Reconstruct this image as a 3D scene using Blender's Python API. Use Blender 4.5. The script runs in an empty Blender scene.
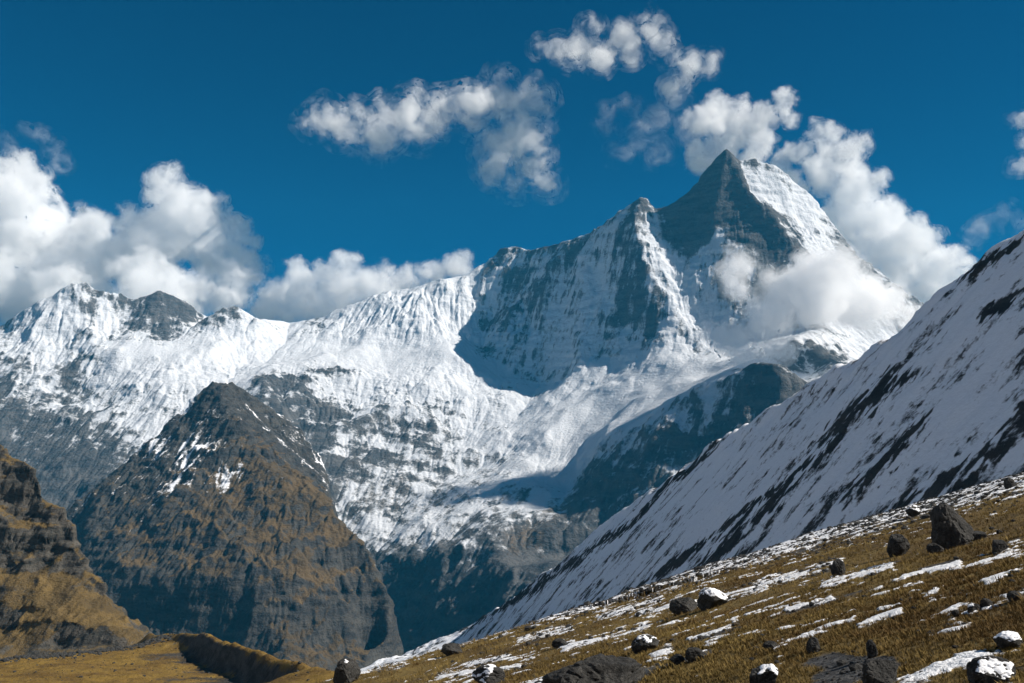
import bpy, math, random
import numpy as np
from mathutils import Vector
from mathutils.geometry import delaunay_2d_cdt

random.seed(7)
RNG = np.random.default_rng(11)
R = math.radians
scene = bpy.context.scene
COL = scene.collection

# ------------------------------------------------------------------ camera
FPX, PITCH = 886.8, R(5.70)
cam = bpy.data.cameras.new('camera')
cam.sensor_width = 36.0
cam.lens = FPX / 1024 * 36.0
cam.clip_start, cam.clip_end = 0.5, 80000
cam_ob = bpy.data.objects.new('camera', cam)
cam_ob.rotation_euler = (math.pi / 2 + PITCH, 0, 0)
COL.objects.link(cam_ob)
scene.camera = cam_ob

# ------------------------------------------------------------------ sky, sun, exposure
SUN_AZ, SUN_EL = R(97), R(38.5)          # azimuth clockwise from +y (the view direction)
world = bpy.data.worlds.new('World')
scene.world = world
world.use_nodes = True
wn, wl = world.node_tree.nodes, world.node_tree.links
wn.clear()
w_out = wn.new('ShaderNodeOutputWorld'); w_bg = wn.new('ShaderNodeBackground')
w_sky = wn.new('ShaderNodeTexSky'); w_sky.sky_type = 'NISHITA'; w_sky.sun_disc = False
w_sky.sun_elevation = SUN_EL; w_sky.sun_rotation = SUN_AZ
w_sky.altitude = 4100; w_sky.air_density = 1.0; w_sky.dust_density = 0.0; w_sky.ozone_density = 2.0
w_hs = wn.new('ShaderNodeHueSaturation'); w_hs.inputs['Saturation'].default_value = 2.3; w_hs.inputs['Value'].default_value = 0.335
w_hs.inputs['Hue'].default_value = 0.496
wl.new(w_sky.outputs[0], w_hs.inputs['Color']); wl.new(w_hs.outputs[0], w_bg.inputs[0])
w_bg.inputs[1].default_value = 0.10
wl.new(w_bg.outputs[0], w_out.inputs[0])
sun = bpy.data.lights.new('sun', 'SUN'); sun.energy = 5.0; sun.angle = R(0.53); sun.color = (1.0, 0.93, 0.84)
sun_ob = bpy.data.objects.new('sun', sun); COL.objects.link(sun_ob)
SUN_DIR = Vector((math.cos(SUN_EL) * math.sin(SUN_AZ), math.cos(SUN_EL) * math.cos(SUN_AZ), math.sin(SUN_EL)))
sun_ob.rotation_euler = SUN_DIR.to_track_quat('Z', 'Y').to_euler()
vs = scene.view_settings
vs.view_transform = 'Standard'; vs.look = 'None'; vs.exposure = 0.60; vs.gamma = 1.0; vs.use_curve_mapping = False
cy = scene.cycles
cy.volume_bounces = 32; cy.max_bounces = 36; cy.diffuse_bounces = 3; cy.transparent_max_bounces = 16
cy.volume_step_rate = 1.0; cy.volume_max_steps = 256
cy.use_denoising = True
try:
    cy.denoiser = 'OPENIMAGEDENOISE'
except Exception:
    pass

# ------------------------------------------------------------------ helpers: projection, noise, terrain
def P(u, v, Y):
    """The point at forward distance Y seen at photo position (u, v)."""
    X = (u - 512) / FPX; U = (341.5 - v) / FPX
    f = math.cos(PITCH) - U * math.sin(PITCH); h = math.sin(PITCH) + U * math.cos(PITCH)
    return (X / f * Y, Y, h / f * Y)

_perm = np.random.default_rng(5).permutation(1024)
_ang = np.random.default_rng(6).random(1024) * 2 * math.pi
_G2 = np.stack([np.cos(_ang), np.sin(_ang)], 1)
_g3 = np.random.default_rng(8).normal(size=(1024, 3)); _G3 = _g3 / np.linalg.norm(_g3, axis=1)[:, None]

def perlin2(x, y, seed=0):
    xi = np.floor(x).astype(np.int64); yi = np.floor(y).astype(np.int64)
    xf = x - xi; yf = y - yi
    def g(ix, iy, dx, dy):
        h = _perm[(_perm[(ix + seed * 37) & 1023] + iy) & 1023]
        return _G2[h, 0] * dx + _G2[h, 1] * dy
    u = xf * xf * xf * (xf * (xf * 6 - 15) + 10); v = yf * yf * yf * (yf * (yf * 6 - 15) + 10)
    a = g(xi, yi, xf, yf); b = g(xi + 1, yi, xf - 1, yf); c = g(xi, yi + 1, xf, yf - 1); d = g(xi + 1, yi + 1, xf - 1, yf - 1)
    return 1.5 * ((a * (1 - u) + b * u) * (1 - v) + (c * (1 - u) + d * u) * v)

def perlin3(x, y, z, seed=0):
    xi = np.floor(x).astype(np.int64); yi = np.floor(y).astype(np.int64); zi = np.floor(z).astype(np.int64)
    xf = x - xi; yf = y - yi; zf = z - zi
    f = lambda t: t * t * t * (t * (t * 6 - 15) + 10)
    u, v, w = f(xf), f(yf), f(zf)
    out = 0
    for i in (0, 1):
        for j in (0, 1):
            for k in (0, 1):
                h = _perm[(_perm[(_perm[(xi + i + seed * 37) & 1023] + yi + j) & 1023] + zi + k) & 1023]
                d = _G3[h, 0] * (xf - i) + _G3[h, 1] * (yf - j) + _G3[h, 2] * (zf - k)
                out = out + d * (u if i else 1 - u) * (v if j else 1 - v) * (w if k else 1 - w)
    return 1.6 * out

def fbm2(x, y, octaves=5, gain=0.5, seed=0):
    a, t, n = 1.0, 0.0, 0
    for o in range(octaves):
        n = n + a * perlin2(x, y, seed + o); t += a; a *= gain; x = x * 2.03 + 17.1; y = y * 2.03 - 9.7
    return n / t

def ridged2(x, y, octaves=5, gain=0.55, seed=0):
    a, t, n, w = 1.0, 0.0, 0, 1.0
    for o in range(octaves):
        s = 1 - np.abs(perlin2(x, y, seed + o)); s = s * s * w
        n = n + a * s; t += a; w = np.clip(s * 1.6, 0, 1); a *= gain; x = x * 2.1 + 5.3; y = y * 2.1 - 3.9
    return n / t

def fbm3(p, octaves=4, gain=0.5, seed=0):
    a, t, n = 1.0, 0.0, 0; q = p.copy()
    for o in range(octaves):
        n = n + a * perlin3(q[:, 0], q[:, 1], q[:, 2], seed + o); t += a; a *= gain; q = q * 2.07 + 11.3
    return n / t

def sstep(a, b, x):
    t = np.clip((x - a) / (b - a), 0, 1)
    return t * t * (3 - 2 * t)

def blur(h, s):
    """Gaussian blur with sigma s cells."""
    if s <= 0: return h
    r = max(1, int(s * 3)); k = np.exp(-0.5 * (np.arange(-r, r + 1) / s) ** 2); k /= k.sum()
    p = np.pad(h, r, mode='edge')
    p = sum(k[i] * p[i:i + h.shape[0], :] for i in range(2 * r + 1))
    return sum(k[i] * p[:, i:i + h.shape[1]] for i in range(2 * r + 1))

def bil(h, fx, fy):
    ny, nx = h.shape
    fx = np.clip(fx, 0, nx - 1.001); fy = np.clip(fy, 0, ny - 1.001)
    i = fx.astype(np.int64); j = fy.astype(np.int64); a = fx - i; b = fy - j
    return (h[j, i] * (1 - a) + h[j, i + 1] * a) * (1 - b) + (h[j + 1, i] * (1 - a) + h[j + 1, i + 1] * a) * b

class Field:
    """A height field on a square grid, triangulated from control points."""
    def __init__(self, pts, edges, x0, x1, y0, y1, cell):
        self.x0, self.y0, self.c = x0, y0, cell
        self.nx = int((x1 - x0) / cell) + 1; self.ny = int((y1 - y0) / cell) + 1
        self.X, self.Y = np.meshgrid(x0 + cell * np.arange(self.nx), y0 + cell * np.arange(self.ny))
        pts = np.array(pts, float)
        vs2 = [Vector((p[0], p[1])) for p in pts]
        ov, oe, of, iv, ie, if_ = delaunay_2d_cdt(vs2, edges, [], 0, 1e-3)
        nat = pts.shape[1] - 2
        val = np.zeros((len(ov), nat))
        for k, src in enumerate(iv):
            if src: val[k] = pts[src[0], 2:]
            else:
                d = np.hypot(pts[:, 0] - ov[k].x, pts[:, 1] - ov[k].y); ids = np.argsort(d)[:2]
                w = 1 / (d[ids] + 1e-6); val[k] = (pts[ids, 2:] * w[:, None]).sum(0) / w.sum()
        out = np.full((nat, self.ny, self.nx), np.nan)
        for t in of:
            a, b, c = t[0], t[1], t[2]
            px = [(ov[q].x - x0) / cell for q in (a, b, c)]; py = [(ov[q].y - y0) / cell for q in (a, b, c)]
            i0 = max(0, int(math.ceil(min(px)))); i1 = min(self.nx - 1, int(max(px)))
            j0 = max(0, int(math.ceil(min(py)))); j1 = min(self.ny - 1, int(max(py)))
            if i1 < i0 or j1 < j0: continue
            gx, gy = np.meshgrid(np.arange(i0, i1 + 1), np.arange(j0, j1 + 1))
            det = (py[1] - py[2]) * (px[0] - px[2]) + (px[2] - px[1]) * (py[0] - py[2])
            if abs(det) < 1e-9: continue
            l0 = ((py[1] - py[2]) * (gx - px[2]) + (px[2] - px[1]) * (gy - py[2])) / det
            l1 = ((py[2] - py[0]) * (gx - px[2]) + (px[0] - px[2]) * (gy - py[2])) / det
            l2 = 1 - l0 - l1
            m = (l0 > -1e-6) & (l1 > -1e-6) & (l2 > -1e-6)
            jj, ii = gy[m], gx[m]
            for n in range(nat):
                out[n, jj, ii] = l0[m] * val[a, n] + l1[m] * val[b, n] + l2[m] * val[c, n]
        self.mask = ~np.isnan(out[0])
        out = np.where(np.isnan(out), 0, out)
        self.h = out[0]; self.h[~self.mask] = self.h[self.mask].min() if self.mask.any() else 0
        self.att = [out[n] for n in range(1, nat)]
    def slope(self, s=0):
        h = blur(self.h, s) if s else self.h
        gy, gx = np.gradient(h, self.c)
        return gx, gy, np.hypot(gx, gy)
    def streaks(self, length=24, smooth=3.0, seed=1, scale=1.0, hh=None):
        """Noise smeared along the fall line (line integral convolution), about unit variance."""
        h = blur(self.h if hh is None else hh, smooth)
        gy, gx = np.gradient(h); m = np.hypot(gx, gy) + 1e-9; gx /= m; gy /= m
        n = np.random.default_rng(seed).normal(size=h.shape)
        if scale > 0: n = blur(n, scale)
        jx, jy = np.meshgrid(np.arange(self.nx, dtype=float), np.arange(self.ny, dtype=float))
        acc = n.copy(); wt = 1.0
        for sg in (1, -1):
            fx, fy = jx.copy(), jy.copy()
            for k in range(1, length + 1):
                dx = bil(gx, fx, fy); dy = bil(gy, fx, fy)
                fx += sg * dx; fy += sg * dy
                w = 0.5 + 0.5 * math.cos(math.pi * k / (length + 1))
                acc += w * bil(n, fx, fy); wt += w
        acc -= acc.mean(); return acc / acc.std()
    def erode(self, n=120000, steps=48, k=0.25, dep=0.12, seed=3, cap=6.0, inertia=0.25, maxd=None):
        h = self.h / self.c; ny, nx = h.shape; rg = np.random.default_rng(seed); h0 = h.copy()
        fx = rg.random(n) * (nx - 3) + 1; fy = rg.random(n) * (ny - 3) + 1
        vx = np.zeros(n); vy = np.zeros(n); sed = np.zeros(n); wat = np.ones(n); vel = np.ones(n)
        for s in range(steps):
            i = fx.astype(np.int64); j = fy.astype(np.int64); a = fx - i; b = fy - j
            h00 = h[j, i]; h10 = h[j, i + 1]; h01 = h[j + 1, i]; h11 = h[j + 1, i + 1]
            gx = (h10 - h00) * (1 - b) + (h11 - h01) * b; gy = (h01 - h00) * (1 - a) + (h11 - h10) * a
            hc = (h00 * (1 - a) + h10 * a) * (1 - b) + (h01 * (1 - a) + h11 * a) * b
            vx = vx * inertia - gx * (1 - inertia); vy = vy * inertia - gy * (1 - inertia)
            m = np.hypot(vx, vy) + 1e-9; vx /= m; vy /= m
            nfx = np.clip(fx + vx, 1, nx - 3); nfy = np.clip(fy + vy, 1, ny - 3)
            dh = bil(h, nfx, nfy) - hc
            c = np.maximum(-dh, 0.01) * vel * wat * cap
            over = sed - c
            d = np.where((dh > 0), np.minimum(dh, sed), np.where(over > 0, over * dep, -np.minimum(-over * k, np.maximum(-dh, 0) * 0.6)))
            d = np.clip(d, -0.12, 0.2)
            sed -= d
            flat = np.bincount((j * nx + i), d * (1 - a) * (1 - b), ny * nx) + np.bincount((j * nx + i + 1), d * a * (1 - b), ny * nx) \
                 + np.bincount(((j + 1) * nx + i), d * (1 - a) * b, ny * nx) + np.bincount(((j + 1) * nx + i + 1), d * a * b, ny * nx)
            h += np.clip(flat.reshape(ny, nx), -0.4, 0.4)
            vel = np.clip(np.sqrt(np.maximum(vel * vel - dh * 1.0, 0.05)), 0.2, 2.5); wat *= 0.985
            fx, fy = nfx, nfy
        d = h - h0
        if maxd: d = np.clip(d, -maxd / self.c, maxd / self.c)
        self.h = (h0 + d) * self.c

def to_uv(X, Y, Z):
    d = Y * math.cos(PITCH) + Z * math.sin(PITCH); d = np.maximum(d, 1e-3)
    return 512 + FPX * X / d, 341.5 - FPX * (Z * math.cos(PITCH) - Y * math.sin(PITCH)) / d
def blob(uv, u0, v0, ru, rv):
    return np.exp(-((uv[0] - u0) / ru) ** 2 - ((uv[1] - v0) / rv) ** 2)
def crag(f, amp, size, seed, lo=0.7, hi=1.4, strata=0.5):
    """Pushes steep ground in and out so that faces break into ledges and buttresses."""
    gx, gy, sl = f.slope(3)
    w = sstep(lo, hi, sl) * amp
    idx = np.nonzero(w.ravel() > amp * 0.02)[0]
    p = np.stack([f.X.ravel()[idx], f.Y.ravel()[idx], f.h.ravel()[idx] * 1.0], 1) / size
    q = p.copy(); q[:, 2] *= 2.4
    n = fbm3(q, 5, 0.6, seed); n = n + strata * fbm3(np.stack([p[:, 0] * .25, p[:, 1] * .25, p[:, 2] * 3.2], 1), 3, 0.55, seed + 3)
    D = np.zeros(f.h.size); D[idx] = n; D = D.reshape(f.h.shape) * w
    return f.X - gx / (sl + 1e-6) * D, f.Y - gy / (sl + 1e-6) * D

def prop(o, label=None, cat=None, group=None, kind=None):
    if label: o['label'] = label
    if cat: o['category'] = cat
    if group: o['group'] = group
    if kind: o['kind'] = kind
    return o

def link(name, me, parent=None):
    o = bpy.data.objects.new(name, me); COL.objects.link(o)
    if parent: o.parent = parent
    return o

def mesh_np(name, V, F, mat, smooth=True, atts=None):
    """V (n,3), F (m,3|4) arrays -> mesh."""
    me = bpy.data.meshes.new(name); V = np.asarray(V, np.float32); F = np.asarray(F, np.int32)
    k = F.shape[1]
    me.vertices.add(len(V)); me.vertices.foreach_set('co', V.ravel())
    me.loops.add(F.size); me.loops.foreach_set('vertex_index', F.ravel())
    me.polygons.add(len(F)); me.polygons.foreach_set('loop_start', np.arange(0, F.size, k, dtype=np.int32))
    me.polygons.foreach_set('use_smooth', np.full(len(F), smooth, bool))
    for an, av in (atts or {}).items():
        at = me.attributes.new(an, 'FLOAT', 'POINT'); at.data.foreach_set('value', np.asarray(av, np.float32).ravel())
    me.update(calc_edges=True)
    if mat: me.materials.append(mat)
    return me

def grid_mesh(name, X, Y, Z, mat, atts=None, keep=None):
    ny, nx = Z.shape
    idx = np.arange(ny * nx).reshape(ny, nx)
    F = np.stack([idx[:-1, :-1], idx[:-1, 1:], idx[1:, 1:], idx[1:, :-1]], -1).reshape(-1, 4)
    V = np.stack([X.ravel(), Y.ravel(), Z.ravel()], 1); A = {k: v.ravel() for k, v in (atts or {}).items()}
    if keep is not None:
        kf = (keep[:-1, :-1] & keep[:-1, 1:] & keep[1:, 1:] & keep[1:, :-1]).ravel(); F = F[kf]
        used = np.zeros(len(V), bool); used[F.ravel()] = True; remap = np.cumsum(used) - 1
        V = V[used]; F = remap[F]; A = {k: v[used] for k, v in A.items()}
    return mesh_np(name, V, F, mat, True, A)

# ------------------------------------------------------------------ materials
def nodes(name):
    m = bpy.data.materials.new(name); m.use_nodes = True
    nt = m.node_tree; nt.nodes.clear()
    return m, nt, nt.nodes, nt.links

class G:
    """Short forms for building a node graph."""
    def __init__(self, nt): self.n, self.l = nt.nodes, nt.links
    def _in(self, sock, v):
        if isinstance(v, bpy.types.NodeSocket): self.l.new(v, sock)
        elif v is not None: sock.default_value = v
    def math(self, op, a, b=None, clamp=False):
        n = self.n.new('ShaderNodeMath'); n.operation = op; n.use_clamp = clamp
        self._in(n.inputs[0], a); self._in(n.inputs[1], b); return n.outputs[0]
    def attr(self, name):
        n = self.n.new('ShaderNodeAttribute'); n.attribute_name = name; return n.outputs['Fac']
    def pos(self):
        return self.n.new('ShaderNodeNewGeometry').outputs['Position']
    def noise(self, vec, scale, detail=4, rough=0.55, dist=0.0):
        n = self.n.new('ShaderNodeTexNoise'); self._in(n.inputs['Vector'], vec)
        n.inputs['Scale'].default_value = scale; n.inputs['Detail'].default_value = detail
        n.inputs['Roughness'].default_value = rough; n.inputs['Distortion'].default_value = dist
        return n.outputs['Fac']
    def voronoi(self, vec, scale, feature='F1'):
        n = self.n.new('ShaderNodeTexVoronoi'); n.feature = feature; self._in(n.inputs['Vector'], vec)
        n.inputs['Scale'].default_value = scale; return n.outputs['Distance']
    def scale(self, vec, s):
        n = self.n.new('ShaderNodeVectorMath'); n.operation = 'MULTIPLY'; self._in(n.inputs[0], vec); n.inputs[1].default_value = s; return n.outputs[0]
    def ramp(self, f, lo, hi, a=0.0, b=1.0):
        n = self.n.new('ShaderNodeMapRange'); n.interpolation_type = 'SMOOTHSTEP'
        self._in(n.inputs[0], f); n.inputs[1].default_value = lo; n.inputs[2].default_value = hi
        n.inputs[3].default_value = a; n.inputs[4].default_value = b; return n.outputs[0]
    def mix(self, f, a, b):
        n = self.n.new('ShaderNodeMix'); n.data_type = 'RGBA'
        self._in(n.inputs[0], f)
        for s, v in ((n.inputs[6], a), (n.inputs[7], b)):
            if isinstance(v, tuple): v = (*v, 1.0)[:4]
            self._in(s, v)
        return n.outputs[2]
    def bump(self, h, strength, distance):
        n = self.n.new('ShaderNodeBump'); self._in(n.inputs['Height'], h)
        n.inputs['Strength'].default_value = strength; n.inputs['Distance'].default_value = distance; return n.outputs[0]
    def bsdf(self, col, rough=0.9, normal=None, spec=0.2, **kw):
        n = self.n.new('ShaderNodeBsdfPrincipled'); self._in(n.inputs['Base Color'], (*col, 1.0) if isinstance(col, tuple) else col)
        self._in(n.inputs['Roughness'], rough); n.inputs['Specular IOR Level'].default_value = spec
        if normal is not None: self._in(n.inputs['Normal'], normal)
        o = self.n.new('ShaderNodeOutputMaterial'); self.l.new(n.outputs[0], o.inputs[0]); return n

def terrain_mat(name, feat, rock_a, rock_b, earth_a, earth_b, snow=(0.80, 0.82, 0.86), edge=0.22, strata=True, bump=1.0, snow_smooth=0.7, ragged=1.25):
    """feat = size in metres of the finest structure to break the surface with."""
    m, nt, n, l = nodes(name); g = G(nt); p = g.pos()
    big = g.noise(p, 1 / (feat * 14), 5, 0.6); fine = g.noise(p, 1 / feat, 5, 0.65)
    flat = g.noise(g.scale(p, (0.25, 0.25, 1.0)), 1 / (feat * 3), 5, 0.65)
    rock = g.mix(g.ramp(flat, 0.35, 0.65), rock_a, rock_b)
    rock = g.mix(g.math('MULTIPLY', g.ramp(fine, 0.5, 0.75), 0.7), rock, tuple(c * 0.45 for c in rock_a))
    earth = g.mix(g.ramp(big, 0.35, 0.65), earth_a, earth_b)
    earth = g.mix(g.math('MULTIPLY', g.ramp(fine, 0.45, 0.8), 0.5), earth, tuple(c * 0.5 for c in earth_a))
    br = g.math('ADD', g.attr('earth'), g.math('MULTIPLY', g.math('SUBTRACT', fine, 0.5), 0.8))
    col = g.mix(g.ramp(br, 0.35, 0.65), rock, earth)
    s = g.math('ADD', g.attr('snow'), g.math('MULTIPLY', g.math('SUBTRACT', g.math('ADD', g.math('MULTIPLY', fine, .65), g.math('MULTIPLY', big, .35)), 0.5), ragged))
    sm = g.ramp(s, 0.5 - edge, 0.5 + edge)
    sn = g.mix(g.ramp(fine, 0.3, 0.7), tuple(c * 0.94 for c in snow), snow)
    col = g.mix(sm, col, sn)
    hgt = g.math('ADD', g.math('MULTIPLY', fine, 1.0), g.math('MULTIPLY', flat, 1.5))
    st = g.math('SUBTRACT', 1.0, g.math('MULTIPLY', sm, snow_smooth))
    nb = g.n.new('ShaderNodeBump'); l.new(hgt, nb.inputs['Height']); l.new(g.math('MULTIPLY', st, 0.8 * bump), nb.inputs['Strength'])
    nb.inputs['Distance'].default_value = feat * 0.8
    g.bsdf(col, 0.85, nb.outputs[0], 0.15)
    return m

# ------------------------------------------------------------------ the massif and its glaciers
def C(rows):
    """rows of (u, v, Y, snow[, earth]) -> (x, y, z, snow, earth)"""
    out = []
    for r in rows:
        x, y, z = P(*r[:3]); out.append((x, y, z, r[3], r[4] if len(r) > 4 else 0.0))
    return out

def field_from(lines, loose, behind, x0, x1, y0, y1, cell):
    pts, edges = [], []
    for ln in lines:
        c = C(ln); s = len(pts); pts += c
        edges += [(s + i, s + i + 1) for i in range(len(c) - 1)]
    pts += C(loose); pts += behind
    return Field(pts, edges, x0, x1, y0, y1, cell)

SKYLINE = [(-220, 372, 9200, .6), (-140, 340, 9250, .7), (-70, 335, 9300, .6), (0, 325, 9300, .6), (20, 311, 9300, .8), (43, 299, 9300, .8), (62, 290, 9350, .8), (85, 279, 9400, .65), (97, 290, 9450, .5),
    (110, 294, 9500, .6), (135, 299, 9600, .5), (160, 291, 9700, .3), (185, 302, 9800, .35), (207, 315, 9950, .7), (237, 306, 9700, .6), (252, 317, 9900, .7),
    (290, 323, 10400, .8), (320, 318, 10400, .5), (350, 303, 10400, .8), (385, 292, 10500, .9), (420, 284, 10500, .9), (446, 279, 10500, .85),
    (466, 274, 10650, .8), (485, 261, 10750, .7), (500, 247, 10750, .35), (516, 245, 10600, .35), (532, 250, 10400, .45), (560, 241, 10080, .55),
    (590, 233, 9700, .55), (615, 214, 9450, .5), (632, 201, 9280, .5), (640, 197, 9200, .4), (648, 201, 9220, .35), (655, 209, 9250, .3), (668, 205, 9200, .3), (690, 188, 9150, .15), (710, 166, 9080, .1),
    (727, 146, 9000, .15), (740, 159, 9040, .6), (755, 158, 9060, .7), (775, 166, 9070, .75), (795, 183, 9090, .85), (812, 195, 9100, .85), (835, 227, 9050, .6),
    (860, 258, 9000, .5), (885, 280, 8950, .5), (915, 300, 8900, .5), (960, 330, 8850, .5), (1090, 390, 8800, .5)]
RIDGE_A = [(727, 146, 9000, .15), (745, 185, 8850, .2), (770, 212, 8650, .2), (795, 245, 8400, .3), (806, 267, 8250, .5), (815, 300, 7900, .5), (820, 330, 7500, .6)]
RIB = [(640, 197, 9200, .4), (635, 225, 8980, .5), (645, 262, 8720, .55), (672, 300, 8480, .6), (695, 330, 8280, .5), (710, 348, 8100, .6)]
WALL_BASE = [(466, 335, 9900, .8), (485, 348, 9700, .6), (508, 374, 9300, .7), (540, 384, 9000, .7), (580, 371, 8550, .8), (620, 363, 8350, .85), (665, 348, 8200, .85), (710, 348, 8100, .6)]
SPUR = [(840, 392, 5900, .4), (800, 380, 5950, .4), (775, 362, 6000, .3), (750, 360, 6100, .35), (720, 377, 6250, .6), (690, 391, 6400, .7), (660, 404, 6550, .7), (630, 422, 6750, .8), (600, 443, 6950, .8), (577, 461, 7150, .8)]
SHELF_EDGE = [(385, 542, 6500, .62), (430, 525, 6500, .6), (480, 505, 6650, .6), (530, 476, 7000, .75), (567, 487, 6950, .7), (577, 461, 7150, .8)]
LOOSE = [
    # left snow peaks
    (30, 345, 8950, .85), (60, 340, 9050, .95), (85, 320, 9200, .7), (110, 325, 9350, .8), (45, 365, 8700, .85), (20, 370, 8600, .5), (75, 365, 8750, .4), (95, 350, 8850, .6),
    (130, 330, 9300, .4), (165, 335, 9350, .3), (190, 330, 9500, .45), (120, 352, 8750, .95), (160, 352, 8850, .85), (200, 352, 8950, .85),
    (215, 360, 8900, .9), (240, 335, 9450, .9), (262, 362, 9100, .7), (235, 365, 8950, .8), (285, 343, 9700, .85), (320, 340, 9750, .8), (345, 345, 9650, .95), (380, 347, 9600, .98), (420, 348, 9500, .95), (450, 346, 9450, .9),
    (0, 400, 8200, .35), (30, 420, 8000, .35), (60, 410, 8150, .4), (90, 400, 8250, .45), (60, 450, 7600, .25), (100, 440, 7700, .4), (30, 480, 7300, .2), (0, 470, 7400, .2),
    (60, 490, 7150, .12, .2), (100, 480, 7200, .2, .1), (140, 400, 8200, .7), (170, 380, 8450, .85), (150, 440, 7650, .62), (180, 410, 8000, .6), (120, 500, 6900, .2), (60, 530, 6800, .08, .2), (0, 560, 6500, .1), (0, 660, 6000, 0), (-70, 400, 8200, .4), (-70, 480, 7300, .3), (-70, 660, 6000, 0), (-200, 420, 8200, .4), (-200, 500, 7300, .3), (-200, 680, 6000, 0),
    # shelf and lit lower flank
    (230, 385, 8500, .85), (280, 366, 8850, .85), (320, 362, 9000, .85), (265, 378, 8500, .4), (300, 378, 8650, .35), (330, 372, 8800, .45), (300, 395, 8400, .3), (330, 410, 8250, .3), (300, 430, 8000, .25), (260, 420, 7900, .3), (340, 385, 8700, .85), (390, 375, 8900, .9), (430, 375, 8900, .9), (460, 385, 8850, .85),
    (360, 405, 8400, .6), (400, 410, 8350, .55), (440, 405, 8450, .6), (490, 400, 8600, .75), (520, 415, 8300, .75), (345, 440, 7900, .42), (380, 445, 7850, .45), (420, 440, 7950, .5, .2), (460, 440, 7950, .6), (500, 435, 7950, .7),
    (340, 480, 7300, .45, .3), (370, 490, 7150, .4, .5), (400, 485, 7250, .42, .5), (440, 480, 7350, .5, .2), (480, 465, 7550, .6), (400, 515, 6800, .55, .3), (440, 505, 6850, .6), (370, 520, 6700, .5, .4), (520, 455, 7500, .75),
    # glacier terrace
    (560, 402, 8250, .9), (600, 397, 8050, .85), (640, 382, 7930, .85), (680, 367, 7830, .85), (714, 366, 7600, .85), (540, 432, 7700, .9), (570, 437, 7500, .95), (610, 424, 7420, .95), (650, 402, 7380, .9), (695, 384, 7300, .85), (728, 369, 7250, .9),
    # shadow wall
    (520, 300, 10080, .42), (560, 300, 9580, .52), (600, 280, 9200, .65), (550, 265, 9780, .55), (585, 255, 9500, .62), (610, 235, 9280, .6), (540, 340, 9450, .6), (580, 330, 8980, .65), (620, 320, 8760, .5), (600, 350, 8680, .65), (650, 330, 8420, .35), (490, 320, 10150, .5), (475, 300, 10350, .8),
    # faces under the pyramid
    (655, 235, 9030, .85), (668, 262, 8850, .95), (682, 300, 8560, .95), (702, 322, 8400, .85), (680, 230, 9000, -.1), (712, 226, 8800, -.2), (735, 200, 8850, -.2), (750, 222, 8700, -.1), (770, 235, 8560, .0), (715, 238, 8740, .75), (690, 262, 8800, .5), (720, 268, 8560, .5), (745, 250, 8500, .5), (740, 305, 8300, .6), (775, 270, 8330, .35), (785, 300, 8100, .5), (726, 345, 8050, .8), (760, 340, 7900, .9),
    (752, 196, 8830, .9), (775, 200, 8860, .9), (795, 215, 8850, .9), (815, 240, 8700, .9), (830, 262, 8500, .9), (840, 300, 8250, .9), (850, 330, 8000, .95), (855, 270, 8800, .3), (885, 305, 8500, .5), (930, 340, 8200, .6), (1000, 380, 8000, .6),
    (800, 334, 7250, .7), (788, 362, 6900, .15), (812, 370, 6850, .5), (828, 355, 7000, .3), (790, 384, 6600, .95), (760, 358, 6900, .95), (850, 360, 7100, .7),
    # spur face
    (790, 410, 5750, .3), (740, 420, 5900, .3), (700, 440, 6050, .3), (660, 450, 6150, .3), (620, 470, 6350, .25), (590, 490, 6500, .15), (650, 490, 5900, .35), (600, 530, 5950, .3), (580, 560, 5900, .2), (700, 500, 5600, .2), (640, 560, 5500, .2),
    (583, 480, 6850, .4), (562, 508, 6480, .4, .6), (575, 530, 5980, .2, .3),
    (400, 562, 6280, .22), (440, 555, 6080, .25), (490, 535, 6000, .3), (540, 512, 6330, .45, .6), (515, 545, 5950, .25, .6), (510, 570, 5560, .2, .3), (550, 560, 5420, .2, .3), (410, 600, 6080, .08), (460, 600, 5600, .1), (520, 600, 5150, .12, .2), (380, 660, 5800, .05), (440, 660, 5400, .05), (520, 660, 4950, .05), (640, 640, 5000, .1), (800, 560, 4900, .1), (1000, 500, 4900, .1), (1090, 470, 5500, .2), (330, 560, 6400, .3), (300, 600, 6100, .2), (330, 660, 5850, .05), (200, 660, 5900, .05), (200, 500, 6800, .3), (270, 480, 7150, .35),
]
def skirt(line, du, v, kY, s=0.0, e=0.3):
    """The steep far flank under a side outline, down to v."""
    return [(*P(u + du, v, Y * kY), s, e) for u, _, Y, *_r in line]
def behind_of(sky, back=1300, drop=1100):
    out = []
    for u, v, Y, s in sky:
        x, y, z = P(u, v, Y); k = (Y + back) / Y
        out.append((x * k, Y + back, z - drop * (0.55 + 0.45 * abs(math.sin(u * .05))), .6, 0))
    return out

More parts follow.
